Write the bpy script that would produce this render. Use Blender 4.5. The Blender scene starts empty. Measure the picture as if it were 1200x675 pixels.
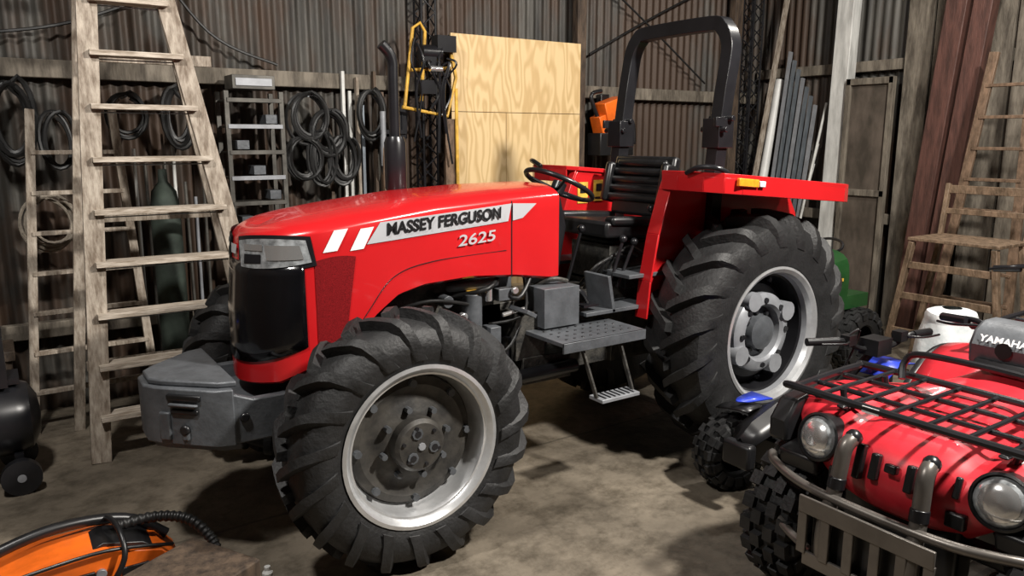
import bpy, math, random
from mathutils import Vector, Matrix, Euler
random.seed(4)
V=Vector; pi=math.pi
COL=bpy.context.scene.collection
# ------------------------------------------------ materials
def mat(name,col,rough=.5,metal=0,var=.15,scale=6,bump=0,coat=0,col2=None,stretch=(1,1,1),bscale=None,thr=(.35,.65),spec=None):
    m=bpy.data.materials.new(name); m.use_nodes=True; N=m.node_tree; b=N.nodes['Principled BSDF']
    tc=N.nodes.new('ShaderNodeTexCoord'); mp=N.nodes.new('ShaderNodeMapping'); mp.inputs['Scale'].default_value=stretch
    N.links.new(tc.outputs['Object'],mp.inputs['Vector'])
    n=N.nodes.new('ShaderNodeTexNoise'); n.inputs['Scale'].default_value=scale; n.inputs['Detail'].default_value=6; n.inputs['Roughness'].default_value=.62
    N.links.new(mp.outputs[0],n.inputs['Vector'])
    r=N.nodes.new('ShaderNodeValToRGB'); c=col
    a=[max(0,x*(1-var)) for x in c]; d=[min(1,x*(1+var)) for x in c]
    if col2: a=c; d=col2
    r.color_ramp.elements[0].position=thr[0]; r.color_ramp.elements[1].position=thr[1]
    r.color_ramp.elements[0].color=(*a,1); r.color_ramp.elements[1].color=(*d,1)
    N.links.new(n.outputs['Fac'],r.inputs['Fac']); N.links.new(r.outputs['Color'],b.inputs['Base Color'])
    b.inputs['Roughness'].default_value=rough; b.inputs['Metallic'].default_value=metal
    if spec is not None: b.inputs['Specular IOR Level'].default_value=spec
    if coat: b.inputs['Coat Weight'].default_value=coat; b.inputs['Coat Roughness'].default_value=.06
    if bump:
        bp=N.nodes.new('ShaderNodeBump'); bp.inputs['Strength'].default_value=bump; bp.inputs['Distance'].default_value=.02
        n2=N.nodes.new('ShaderNodeTexNoise'); n2.inputs['Scale'].default_value=bscale or scale*4; n2.inputs['Detail'].default_value=5
        N.links.new(mp.outputs[0],n2.inputs['Vector'])
        N.links.new(n2.outputs['Fac'],bp.inputs['Height']); N.links.new(bp.outputs[0],b.inputs['Normal'])
    return m
RED=mat('red_paint',(.52,.012,.015),.27,0,.06,2,coat=.5)
DRED=mat('red_mesh',(.17,.006,.008),.8,0,.45,300,spec=.1)
ARED=mat('faded_red_plastic',(.54,.022,.034),.38,0,.22,5,coat=.15)
BLK=mat('black_plastic',(.010,.010,.011),.35,0,.3,10)
GBLK=mat('gloss_black',(.004,.004,.005),.15,0,.2,4,coat=.4)
MBLK=mat('black_paint',(.012,.012,.014),.28,0,.2,6)
TYR=mat('rubber',(.015,.015,.0155),.58,0,.4,9,bump=.2,bscale=60,spec=.45)
SIL=mat('silver_rim',(.68,.69,.70),.3,.65,.12,12)
GRY=mat('grey_cast',(.095,.102,.112),.45,.2,.2,12,bump=.1)
LGRY=mat('grey_paint',(.28,.29,.31),.42,.2,.15,10)
TAUPE=mat('taupe_metal',(.17,.155,.14),.35,.6,.15,8)
DGRY=mat('dirty_engine',(.022,.022,.022),.5,.3,0,16,col2=(.09,.085,.075),bump=.25)
DISC=mat('dusty_disc',(.026,.025,.024),.55,.3,0,9,col2=(.085,.078,.068),bump=.1)
CHR=mat('chrome',(.8,.8,.8),.18,.8,.05,5)
LENS=mat('lens',(.52,.55,.57),.06,.5,.5,25,coat=1)
WHT=mat('white_decal',(.8,.8,.8),.4,0,.05,5)
BSIL=mat('silver_decal',(.58,.59,.62),.3,.3,.05,5)
AMB=mat('amber',(.9,.30,.02),.25,0,.2,40,coat=.6)
YEL=mat('yellow',(.66,.38,.05),.55,0,.35,14)
ORG=mat('orange',(.85,.15,.012),.4,0,.2,7,coat=.2)
BLU=mat('blue_plastic',(.02,.05,.50),.35,0,.1,6,coat=.3)
GRN=mat('green_paint',(.012,.065,.016),.35,0,.2,6,coat=.3)
DGN=mat('dull_green',(.035,.048,.038),.8,0,.4,6)
WOOD=mat('old_wood',(.17,.13,.095),.75,0,0,7,col2=(.46,.40,.33),stretch=(5,5,1.2),bump=.3,bscale=25)
WOODH=mat('step_wood',(.24,.19,.14),.7,0,0,7,col2=(.58,.51,.43),stretch=(1.2,8,8),bump=.3,bscale=25)
DWOOD=mat('dark_wood',(.035,.024,.017),.75,0,0,6,col2=(.11,.075,.05),stretch=(4,4,1),bump=.3)
BWOOD=mat('brown_wood',(.08,.05,.03),.6,0,0,7,col2=(.22,.14,.09),stretch=(3,3,1.2),bump=.2)
CWOOD=mat('chair_wood',(.085,.056,.033),.6,0,0,7,col2=(.23,.155,.10),stretch=(3,3,1.2),bump=.3)
PANEL=mat('brown_panel',(.05,.04,.03),.7,0,0,4,col2=(.12,.095,.075),stretch=(2,2,.8))
GWOOD=mat('grey_boards',(.065,.053,.04),.8,0,0,5,col2=(.22,.19,.15),stretch=(3,3,.7),bump=.3)
RWOOD=mat('redbrown_wood',(.05,.022,.017),.6,0,0,5,col2=(.12,.052,.04),stretch=(5,5,.8),bump=.2)
WPNT=mat('white_timber',(.40,.40,.38),.6,0,0,4,col2=(.74,.74,.71),stretch=(3,3,.6))
PVC=mat('pvc',(.66,.66,.64),.4,0,.1,5)
STEEL=mat('steel_bar',(.22,.25,.28),.4,.5,.2,6,stretch=(4,4,1))
RSTEEL=mat('dull_steel',(.085,.08,.07),.5,.4,.4,8)
HOSE=mat('hose_black',(.012,.012,.012),.45,0,.4,8)
ROPE=mat('rope',(.30,.26,.21),.9,0,.3,30)
SACK=mat('white_sack',(.50,.56,.57),.7,0,0,7,col2=(.78,.79,.79),bump=.6,bscale=8)
def corrmat(name,c1,c2,c3):
    m=mat(name,c1,.58,.25,0,2.2,col2=c2,stretch=(3,3,.30),bump=.15,bscale=12,thr=(.38,.66))
    N=m.node_tree; b=N.nodes['Principled BSDF']; ramp=[n for n in N.nodes if n.type=='VALTORGB'][0]
    tc=[n for n in N.nodes if n.type=='TEX_COORD'][0]
    mp=N.nodes.new('ShaderNodeMapping'); mp.inputs['Scale'].default_value=(1,1,.35); N.links.new(tc.outputs['Object'],mp.inputs[0])
    n=N.nodes.new('ShaderNodeTexNoise'); n.inputs['Scale'].default_value=1.5; n.inputs['Detail'].default_value=8; n.inputs['Roughness'].default_value=.65
    N.links.new(mp.outputs[0],n.inputs['Vector'])
    r=N.nodes.new('ShaderNodeValToRGB'); r.color_ramp.elements[0].position=.43; r.color_ramp.elements[1].position=.54
    N.links.new(n.outputs['Fac'],r.inputs['Fac'])
    mx=N.nodes.new('ShaderNodeMixRGB'); mx.inputs['Color2'].default_value=(*c3,1)
    N.links.new(r.outputs['Color'],mx.inputs['Fac']); N.links.new(ramp.outputs['Color'],mx.inputs['Color1']); N.links.new(mx.outputs[0],b.inputs['Base Color'])
    return m
CORR=corrmat('rusty_corrugated',(.024,.022,.019),(.098,.092,.080),(.055,.033,.021))
# ------------------------------------------------ mesh builder
def cr(P,n=6,closed=False):
    P=[V(p) for p in P]; out=[]; L=len(P)
    rng=range(L if closed else L-1)
    for i in rng:
        if closed: a,b,c,d=P[(i-1)%L],P[i],P[(i+1)%L],P[(i+2)%L]
        else: a,b,c,d=P[max(i-1,0)],P[i],P[i+1],P[min(i+2,L-1)]
        for k in range(n):
            t=k/n; out.append(.5*((2*b)+(c-a)*t+(2*a-5*b+4*c-d)*t*t+(3*b-a-3*c+d)*t**3))
    if not closed: out.append(P[-1])
    return out
class MB:
    def __init__(s): s.v=[];s.f=[];s.mi=[];s.mats=[];s.cur=0
    def m(s,mt):
        if mt not in s.mats: s.mats.append(mt)
        s.cur=s.mats.index(mt); return s
    def add(s,vs,fs):
        o=len(s.v); s.v+= [V(q) for q in vs]
        for f in fs: s.f.append([o+i for i in f]); s.mi.append(s.cur)
        return o
    def box(s,c,sz,rot=None):
        R=Euler(rot).to_matrix() if rot is not None and not isinstance(rot,Matrix) else (rot or Matrix.Identity(3))
        vs=[V(c)+R@V((x*sz[0]/2,y*sz[1]/2,z*sz[2]/2)) for x in(-1,1) for y in(-1,1) for z in(-1,1)]
        s.add(vs,[(0,1,3,2),(4,6,7,5),(0,4,5,1),(2,3,7,6),(0,2,6,4),(1,5,7,3)]); return s
    def bar(s,p0,p1,w,h,ref=(0,0,1)):
        p0,p1=V(p0),V(p1); z=(p1-p0).normalized(); rf=V(ref)
        if abs(z.dot(rf))>.95: rf=V((1,0,0))
        x=rf.cross(z).normalized(); y=z.cross(x)
        R=Matrix((x,y,z)).transposed(); return s.box((p0+p1)/2,(w,h,(p1-p0).length),R)
    def tube(s,P,r,n=10,ref=None,phase=0,closed=False,caps=True):
        P=[V(p) for p in P]; L=len(P); rings=[]; prev=None
        for i,p in enumerate(P):
            if closed: t=(P[(i+1)%L]-P[(i-1)%L])
            else: t=(P[min(i+1,L-1)]-P[max(i-1,0)])
            t.normalize()
            if ref is not None: x=V(ref)
            elif prev is None: x=V((0,0,1)) if abs(t.z)<.9 else V((1,0,0))
            else: x=prev
            x=(x-t*x.dot(t)).normalized(); prev=x; y=t.cross(x)
            rr=r[i] if isinstance(r,(list,tuple)) else r
            rings.append([p+x*rr*math.cos(phase+2*pi*k/n)+y*rr*math.sin(phase+2*pi*k/n) for k in range(n)])
        vs=[q for g in rings for q in g]; fs=[]
        for i in range(L if closed else L-1):
            j=(i+1)%L
            for k in range(n): fs.append((i*n+k,i*n+(k+1)%n,j*n+(k+1)%n,j*n+k))
        if caps and not closed: fs.append(tuple(range(n))[::-1]); fs.append(tuple((L-1)*n+k for k in range(n)))
        s.add(vs,fs); return s
    def cyl(s,p0,p1,r,n=20,r1=None):
        return s.tube([p0,p1],[r,r if r1 is None else r1],n)
    def lathe(s,prof,c,ax=(0,1,0),n=48,full=True,a0=0,a1=2*pi):
        ax=V(ax).normalized(); c=V(c); rf=V((0,0,1)) if abs(ax.z)<.9 else V((1,0,0))
        z=(rf-ax*rf.dot(ax)).normalized(); x=ax.cross(z)
        vs=[];m=len(prof); nn=n if full else n+1
        for k in range(nn):
            t=a0+(a1-a0)*k/n
            dd=z*math.cos(t)+x*math.sin(t)
            for (r,a) in prof: vs.append(c+dd*r+ax*a)
        fs=[]
        for k in range(n):
            kk=(k+1)%nn if full else k+1
            for j in range(m-1): fs.append((k*m+j,kk*m+j,kk*m+j+1,k*m+j+1))
        s.add(vs,fs); return s
    def prism(s,pts,axis,a0,a1,fn=None):
        def mk(p,a): return {'x':(a,p[0],p[1]),'y':(p[0],a,p[1]),'z':(p[0],p[1],a)}[axis]
        n=len(pts); vs=[mk(p,a0) for p in pts]+[mk(p,a1) for p in pts]
        if fn: vs=[fn(V(q)) for q in vs]
        s.add(vs,[tuple(range(n)),tuple(range(n,2*n))[::-1]]+[(i,i+n,(i+1)%n+n,(i+1)%n) for i in range(n)]); return s
    def grid(s,rows,closed=False):
        n=len(rows[0]);m=len(rows); vs=[q for r in rows for q in r]; fs=[]
        for i in range(m-1):
            for j in range(n if closed else n-1): fs.append((i*n+j,i*n+(j+1)%n,(i+1)*n+(j+1)%n,(i+1)*n+j))
        s.add(vs,fs); return s
    def sph(s,c,r,n=16,sc=(1,1,1)):
        rows=[]
        for i in range(n//2+1):
            t=pi*i/(n//2); rows.append([V(c)+V((r*sc[0]*math.sin(t)*math.cos(2*pi*k/n),r*sc[1]*math.sin(t)*math.sin(2*pi*k/n),r*sc[2]*math.cos(t))) for k in range(n)])
        return s.grid(rows,True)
    def obj(s,name,root=None,bev=0,smooth=True,solid=0,ang=38,sub=0):
        me=bpy.data.meshes.new(name); me.from_pydata([tuple(q) for q in s.v],[],s.f)
        for mt in s.mats: me.materials.append(mt)
        for p,i in zip(me.polygons,s.mi): p.material_index=i
        import bmesh
        bm=bmesh.new(); bm.from_mesh(me); bmesh.ops.recalc_face_normals(bm,faces=bm.faces); bm.to_mesh(me); bm.free()
        if smooth:
            for p in me.polygons: p.use_smooth=True
            me.set_sharp_from_angle(angle=math.radians(ang))
        o=bpy.data.objects.new(name,me); COL.objects.link(o)
        if solid:
            q=o.modifiers.new('s','SOLIDIFY'); q.thickness=solid; q.offset=-1
        if sub:
            q=o.modifiers.new('u','SUBSURF'); q.levels=sub; q.render_levels=sub
        if bev:
            q=o.modifiers.new('b','BEVEL'); q.width=bev; q.segments=2; q.limit_method='ANGLE'; q.angle_limit=math.radians(40)
        if root is not None:
            o.parent=root; o.matrix_parent_inverse=Matrix.Translation(root.location).inverted()
        return o
def root(name,loc):
    e=bpy.data.objects.new(name,None); e.location=loc; e.empty_display_size=.2; COL.objects.link(e); return e
def text(body,rt,name,p,width,height,xdir,ydir,mt,bold=.02,shear=0):
    c=bpy.data.curves.new(name,'FONT'); c.body=body; c.size=1; c.offset=bold; c.shear=shear; c.extrude=0
    c.align_x='LEFT'; o=bpy.data.objects.new(name,c); COL.objects.link(o)
    bpy.context.view_layer.update(); w,h=o.dimensions.x,o.dimensions.y
    me=bpy.data.meshes.new_from_object(o); bpy.data.objects.remove(o)
    X=V(xdir).normalized(); Y=(V(ydir)-X*V(ydir).dot(X)).normalized(); sx=width/w; sy=height/h
    for v in me.vertices: v.co=V(p)+X*v.co.x*sx+Y*v.co.y*sy
    me.materials.clear(); me.materials.append(mt)
    o=bpy.data.objects.new(name,me); COL.objects.link(o)
    o.parent=rt; o.matrix_parent_inverse=Matrix.Translation(rt.location).inverted(); return o
def interp(x,T):
    if x<=T[0][0]: return T[0][1]
    for (a,b),(c,d) in zip(T,T[1:]):
        if x<=c: return b+(d-b)*(x-a)/(c-a)
    return T[-1][1]
# ------------------------------------------------ tyres
def agtyre(M,c,R,rb,w,o,N,lh,lw,sweep):
    Rb=R-lh; h=[(rb,.40),(rb+.02,.47),((rb+Rb)/2,.52),(Rb-.07,.51),(Rb-.025,.455),(Rb,.32),(Rb+.008,0)]
    prof=[(r,a*w) for r,a in h]+[(r,-a*w) for r,a in h[::-1][1:]]
    M.m(TYR).lathe(prof,c,(0,1,0),72)
    path=[(-.03,Rb+.008,lh),(.12,Rb+.006,lh),(.26,Rb,lh),(.38,Rb-.008,lh*1.02),(.46,Rb-.028,lh*.95),(.505,Rb-.06,lh*.7),(.52,Rb-.10,lh*.4),(.518,Rb-.13,lh*.1)]
    for s in (1,-1):
        for k in range(N):
            ph0=2*pi*(k+(0 if s>0 else .5))/N; vs=[]
            for i,(a,r,hh) in enumerate(path):
                t=i/(len(path)-1); ph=ph0-sweep*(t**.85); y=a*w*s
                for (dt,up) in ((-.5,0),(-.38,1),(.38,1),(.5,0)):
                    wd=lw*(1+.25*t)
                    k2=max(0,(t-.55)/.45); rad=r-.006+hh*up*(1-.6*k2); ax=y+s*hh*up*.7*k2
                    q=ph+dt*wd/r
                    vs.append(V(c)+V((rad*math.sin(q),ax,rad*math.cos(q))))
            fs=[]
            for i in range(len(path)-1):
                for j in range(3): fs.append((i*4+j,i*4+j+1,i*4+4+j+1,i*4+4+j))
            fs.append((0,1,2,3)); e=(len(path)-1)*4; fs.append((e,e+1,e+2,e+3))
            M.add(vs,fs)
def bolts(M,c,o,r,a,n,br,bl,ph=0):
    for k in range(n):
        t=ph+2*pi*k/n; p=V(c)+V((r*math.sin(t),o*a,r*math.cos(t))); M.cyl(p,p+V((0,o*bl,0)),br,8)
def frontwheel(rt,name,c,o):
    M=MB(); R=.545;rb=.325;w=.28
    agtyre(M,c,R,rb,w,o,19,.046,.044,.32)
    ax=(0,o,0)
    M.m(SIL).lathe([(rb-.03,.41*w),(rb+.012,.45*w),(rb+.016,.49*w),(rb,.50*w),(rb-.018,.45*w),(rb-.03,.36*w),(rb-.035,.12*w),(rb-.05,.06*w)],c,ax,64)
    M.m(DISC).lathe([(rb-.05,.06*w),(rb-.05,-.3*w),(rb,-.44*w)],c,ax,48)
    M.lathe([(rb-.045,.0),(rb-.06,.035),(.235,.045),(.20,.03),(.17,.035),(.13,.055),(.11,.06),(.0,.06)],c,ax,48)
    M.lathe([(.115,.05),(.11,.10),(.095,.115),(.0,.118)],c,ax,32)
    M.m(GRY); bolts(M,c,o,.245,.04,8,.016,.022); bolts(M,c,o,.145,.05,8,.013,.03,.2)
    M.m(GRY); bolts(M,c,o,.058,.117,3,.024,.006,.3); M.m(MBLK); bolts(M,c,o,.058,.123,3,.014,.002,.3); bolts(M,c,o,.08,.112,6,.008,.012,1.3)
    M.m(LGRY); bolts(M,c,o,.0,.117,1,.016,.008)
    return M.obj(name,rt)
def rearwheel(rt,name,c,o):
    M=MB(); R=.685;rb=.37;w=.38
    agtyre(M,c,R,rb,w,o,20,.058,.056,.32)
    ax=(0,o,0)
    M.m(SIL).lathe([(rb-.02,.40*w),(rb+.012,.43*w),(rb+.014,.47*w),(rb,.48*w),(rb-.02,.44*w),(rb-.028,.36*w)],c,ax,64)
    M.m(LGRY).lathe([(rb-.028,.36*w),(rb-.034,.28*w)],c,ax,64)
    M.m(MBLK).lathe([(rb-.034,.28*w),(rb-.045,.26*w),(rb-.05,.05*w),(rb-.055,-.3*w),(rb,-.44*w)],c,ax,64)
    M.m(BLK).lathe([(rb-.04,-.01),(.30,.0),(.27,.03),(.0,.03)],c,ax,48)
    M.m(LGRY).lathe([(.225,.03),(.225,.085),(.205,.105),(.165,.11),(.15,.095),(.145,.05)],c,ax,48)
    for k in range(4):
        t=.5+k*pi/2; p=V(c)+V((.215*math.sin(t),o*.07,.215*math.cos(t)))
        M.cyl(p-V((0,o*.03,0)),p+V((0,o*.05,0)),.055,14)
    M.m(GRY).lathe([(.15,.05),(.10,.055),(.095,.10),(.05,.12),(0,.12)],c,ax,32)
    M.m(MBLK); bolts(M,c,o,.185,.105,8,.016,.012); bolts(M,c,o,.115,.055,8,.012,.02,.2)
    M.m(GRY); bolts(M,c,o,.31,.0,8,.014,.02,.3)
    return M.obj(name,rt)
# ------------------------------------------------ TRACTOR
T=root('tractor',(1.1,0,0))
frontwheel(T,'front_wheel_left',(2.2,.66,.545),1); frontwheel(T,'front_wheel_right',(2.24,-.78,.545),-1)
rearwheel(T,'rear_wheel_left',(0.02,.60,.685),1); rearwheel(T,'rear_wheel_right',(0.02,-.60,.685),-1)
half=[(2.70,0),(2.688,.12),(2.65,.215),(2.585,.29),(2.50,.335),(2.40,.355),(2.2,.36),(2.0,.355),(1.7,.345),(1.45,.33),(1.15,.29)]
dense=cr([(x,-y,0) for x,y in half[1:][::-1]]+[(x,y,0) for x,y in half],8)
mid=8*(len(half)-1); acc=[0]
for a,b in zip(dense,dense[1:]): acc.append(acc[-1]+(b-a).length)
acc=[q-acc[mid] for q in acc]
def plan(s):
    s=max(acc[0]+1e-4,min(acc[-1]-1e-4,s))
    for i in range(len(acc)-1):
        if acc[i+1]>=s: break
    t=(s-acc[i])/(acc[i+1]-acc[i]); p=dense[i].lerp(dense[i+1],t)
    i0=max(i-1,0); i1=min(i+2,len(dense)-1); d=(dense[i1]-dense[i0]).normalized()
    return p,V((d.y,-d.x,0))
SMAX=acc[-1]
def SX(x):
    lo,hi=0,SMAX
    for _ in range(30):
        m_=(lo+hi)/2
        if plan(m_)[0].x>x: lo=m_
        else: hi=m_
    return lo
botT=[(SX(2.6999),.70),(SX(2.6),.74),(SX(2.5),.79),(SX(2.36),.84),(SX(2.27),.92),(SX(2.18),1.0),(SX(2.08),1.07),(SX(1.95),1.10),(SX(1.7),1.11),(SX(1.45),1.09),(SX(1.2),1.05)]
crown=[(1.15,1.525),(1.5,1.52),(1.88,1.50),(2.23,1.46),(2.55,1.415),(2.7,1.385)]
nrm_test=plan(0)[1]; sg=1 if nrm_test.x>0 else -1
def hp(s,z,off=0):
    p,n=plan(s); n=n*sg; k=max(0,(z-1.0))*.10*max(0,n.x)
    q=p+n*(off-k); return V((q.x,q.y,z))
M=MB().m(RED); rows=[]
NS=140
for i in range(NS+1):
    s=-SMAX+2*SMAX*i/NS; p,n=plan(s); n=n*sg; b=interp(abs(s),botT); c=interp(p.x,crown); sh=c-.065
    col=[hp(s,b+.02,-.05),hp(s,b,-.02)]
    for j in range(9): z=b+.012+(sh-b-.012)*j/8; col.append(hp(s,z,0))
    e=col[-1]
    for j in range(1,10):
        f=j/9*pi/2; yf=math.cos(f)**.62; col.append(V((e.x-(1-yf)*max(0,n.x)*.10,e.y*yf,sh+(c-sh)*math.sin(f)**1.1)))
    rows.append(col)
M.grid(rows).obj('hood',T)
def qpatch(M,cs,off=.004,n=12,m=6,bow=(0,0)):
    rows=[]
    for j in range(m+1):
        v=j/m; r=[]
        for i in range(n+1):
            u=i/n; s=(cs[0][0]*(1-u)+cs[1][0]*u)*(1-v)+(cs[3][0]*(1-u)+cs[2][0]*u)*v
            z=(cs[0][1]*(1-u)+cs[1][1]*u+bow[0]*4*u*(1-u))*(1-v)+(cs[3][1]*(1-u)+cs[2][1]*u+bow[1]*4*u*(1-u))*v
            r.append(hp(s,z,off))
        rows.append(r)
    M.grid(rows)
G=MB().m(GBLK); g=SX(2.49)
qpatch(G,[(-g,.90),(g,.90),(g,1.245),(-g,1.245)],.006,40,8,(-.09,.0)); G.obj('grille',T,solid=.01)
G=MB()
for s_ in (1,-1):
    G.m(LENS); qpatch(G,[(s_*.10,1.225),(s_*(g+.03),1.255),(s_*(g+.01),1.345),(s_*.07,1.33)],.009,16,4,(-.01,.012))
    G.m(MBLK); qpatch(G,[(s_*.07,1.205),(s_*(g+.05),1.24),(s_*(g+.03),1.36),(s_*.05,1.345)],.005,16,4,(-.01,.012))
    G.m(MBLK); qpatch(G,[(s_*.13,1.240),(s_*.24,1.248),(s_*.24,1.285),(s_*.13,1.280)],.011,10,3)
    G.m(CHR); qpatch(G,[(s_*.27,1.262),(s_*(g+.0),1.268),(s_*(g-.015),1.325),(s_*.26,1.325)],.012,10,3); qpatch(G,[(s_*.13,1.296),(s_*.25,1.300),(s_*.25,1.326),(s_*.13,1.322)],.012,10,2)
G.obj('headlights',T)
G=MB().m(BSIL)
qpatch(G,[(-.035,1.27),(.035,1.27),(.045,1.31),(-.045,1.31)],.010,6,3); G.obj('nose_badge',T)
for s_ in (1,-1):
    G=MB().m(DRED); a=s_*SX(2.45)
    qpatch(G,[(a,.885),(s_*SX(2.33),.92),(s_*SX(2.275),1.265),(a,1.255)],.003,12,6,(0,.012)); G.obj('side_mesh',T)
    G=MB().m(MBLK)
    P=cr([hp(s_*SX(x),z,.0003) for x,z in ((2.33,.88),(2.22,1.03),(2.10,1.16),(1.9,1.21),(1.5,1.225))],8); G.tube(P,.0025,6).obj('hood_crease',T)
    G=MB().m(WHT)
    for x0 in (2.415,2.30): qpatch(G,[(s_*SX(x0),1.29),(s_*SX(x0-.06),1.295),(s_*SX(x0-.11),1.385),(s_*SX(x0-.05),1.38)],.004)
    G.m(BSIL); qpatch(G,[(s_*SX(2.225),1.312),(s_*SX(1.49),1.365),(s_*SX(1.47),1.448),(s_*SX(2.16),1.402)],.004,20)
    qpatch(G,[(s_*SX(1.462),1.366),(s_*SX(1.40),1.375),(s_*SX(1.31),1.44),(s_*SX(1.462),1.448)],.004,6)
    G.obj('hood_stripes',T)
    G=MB().m(MBLK); qpatch(G,[(s_*SX(1.47),1.09),(s_*SX(1.464),1.09),(s_*SX(1.464),1.46),(s_*SX(1.47),1.46)],.002,2); G.obj('hood_seam',T)
text('MASSEY FERGUSON',T,'hood_lettering',(2.135,.3665,1.345),.60,.055,(-1,-.025,.068),(0,0,1),BLK,.035,.12)
text('2625',T,'model_lettering',(1.78,.3595,1.268),.21,.052,(-1,-.03,.065),(0,0,1),BSIL,.012,.15)
# chassis & engine
M=MB().m(DGRY)
M.box((1.85,0,.86),(.85,.34,.42)); M.box((1.85,0,.62),(.75,.26,.16)); M.box((2.38,0,.86),(.10,.52,.46)); M.box((2.45,0,1.05),(.2,.5,.1))
M.box((1.1,0,.72),(.9,.34,.42)); M.box((.2,0,.74),(1.0,.40,.46)); M.box((2.35,0,.56),(.75,.28,.14))
M.cyl((0,-.42,.685),(0,.42,.685),.13,20); M.cyl((2.2,-.66,.54),(2.2,.5,.54),.075,16); M.box((2.2,0,.56),(.22,.36,.2))
for s in (1,-1): M.cyl((2.2,s*.50,.40),(2.2,s*.50,.70),.075,16); M.cyl((2.2,s*.50,.54),(2.2,s*.68,.54),.10,18)
M.m(GRY).cyl((1.65,.26,.80),(1.65,.26,1.02),.05,16); M.m(YEL).cyl((1.65,.26,1.02),(1.65,.26,1.035),.03,10)
M.m(MBLK).cyl((1.9,.24,.78),(1.9,.24,.95),.045,16); M.cyl((1.45,.24,.62),(1.45,.24,.78),.05,16)
M.m(DGRY).box((1.35,.26,.78),(.18,.14,.24)); M.box((1.62,.24,.66),(.26,.10,.10)); M.m(DGRY).box((1.25,.25,.60),(.3,.18,.14))
M.m(HOSE)
for k,(a,b,c) in enumerate([((2.1,.2,.95),(1.9,.31,1.02),(1.6,.27,.95)),((1.75,.2,1.0),(1.6,.33,1.05),(1.45,.2,1.1)),((1.55,.25,.85),(1.4,.34,.9),(1.3,.2,1.05)),((2.0,.2,.7),(1.7,.3,.6),(1.3,.28,.7)),((1.7,.2,.75),(1.5,.33,.73),(1.35,.3,.95)),((1.5,.2,1.05),(1.42,.32,.98),(1.28,.26,1.12))]):
    M.tube(cr([a,b,c],6),.012 if k%2 else .009,8)
M.m(CHR).cyl((1.58,.30,.98),(1.58,.30,1.04),.018,10); M.cyl((1.50,.30,.90),(1.38,.32,.92),.012,8); M.cyl((1.72,.28,.92),(1.72,.31,.92),.02,10); M.cyl((1.44,.31,1.02),(1.44,.33,1.02),.018,10)
M.m(GRY).box((1.55,.28,.80),(.06,.08,.10)); M.box((1.48,.27,1.0),(.08,.06,.06)); M.cyl((1.8,.2,1.0),(1.8,.3,1.0),.03,12)
M.m(LGRY).tube(cr([(1.75,-.05,1.0),(1.7,.22,1.05),(1.5,.25,1.06)],6),.022,10)
M.m(DGRY).cyl((2.35,.12,.52),(2.24,.46,.48),.022,10); M.cyl((2.3,-.4,.46),(2.3,.4,.46),.018,10)
M.m(MBLK).cyl((1.1,.38,.60),(1.6,.34,.58),.035,12)
M.obj('engine_and_axles',T,bev=.01)
M=MB().m(MBLK); M.prism([(1.18,1.05),(1.18,1.49),(1.08,1.46),(1.04,1.30),(1.10,1.0)],'y',-.22,.22); M.obj('dash',T,bev=.02)
M=MB().m(MBLK)
sc=V((.93,0,1.50)); sn=V((-.45,0,.89)).normalized(); M.cyl(sc,sc-sn*.36,.022,12)
x=V((0,1,0)); y=sn.cross(x)
M.tube([sc+x*.195*math.cos(2*pi*k/40)+y*.195*math.sin(2*pi*k/40) for k in range(40)],.014,10,closed=True)
for k in range(3):
    t=pi/2+2*pi*k/3; M.cyl(sc-sn*.03,sc+x*.19*math.cos(t)+y*.19*math.sin(t),.009,8)
M.cyl(sc-sn*.05,sc+sn*.015,.04,16); M.obj('steering_wheel',T)
# platform, levers, steps
M=MB().m(GRY)
for s in (1,-1):
    M.box((1.12,s*.47,.80),(.52,.34,.02)); M.box((1.12,s*.635,.785),(.52,.012,.05)); M.box((1.20,s*.31,.92),(.22,.16,.20)); M.box((.8,s*.30,.86),(.5,.2,.02))
    M.box((1.42,s*.36,.92),(.06,.16,.02),(0,-.5,0)); M.box((.62,s*.30,1.03),(.30,.22,.02)); M.box((.88,s*.3,.95),(.02,.2,.2),(0,.2,0))
    M.m(DGRY); M.tube(cr([(1.28,s*.22,1.0),(1.20,s*.30,1.05),(1.10,s*.30,1.03)],4),.012,8); M.m(GRY)
M.m(DGRY).bar((1.25,.60,.79),(1.20,.67,.52),.022,.012); M.bar((1.01,.60,.79),(.97,.67,.52),.022,.012)
M.m(LGRY).box((1.085,.67,.515),(.24,.10,.018)); M.m(MBLK)
for k in range(7): M.box((.995+k*.03,.67,.526),(.008,.08,.006))
for k in range(9):
    for j in range(4): M.m(MBLK).cyl((.92+k*.05,.40+j*.06,.809),(.92+k*.05,.40+j*.06,.813),.008,8)
M.obj('platform_and_steps',T,bev=.004)
M=MB().m(MBLK)
for (a,b) in [((1.02,.16,.9),(.93,.2,1.28)),((.78,.26,.95),(.72,.3,1.22)),((.72,.26,.95),(.64,.3,1.2)),((.95,-.1,.9),(.86,-.12,1.25)),((.5,.33,1.15),(.56,.34,1.38)),((.44,.33,1.15),(.48,.34,1.36))]:
    M.cyl(a,b,.009,8); M.sph(b,.022,10)
M.tube(cr([(1.15,.25,.95),(1.05,.33,.98),(.98,.33,.90)],5),.012,8); M.box((1.0,.34,.90),(.10,.08,.012)); M.box((1.0,-.3,.90),(.10,.08,.012)); M.obj('levers_and_pedals',T)
M=MB().m(DGRY); M.box((.45,0,1.06),(.5,.34,.22)); M.box((.5,0,.97),(.3,.5,.08))
for k in range(5): M.m(HOSE).tube(cr([(.9-.06*k,.12,.93),(.85-.05*k,.24,1.08+.02*k),(.7-.06*k,.2,1.1)],5),.01,8)
M.obj('transmission_top',T,bev=.02)
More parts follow.
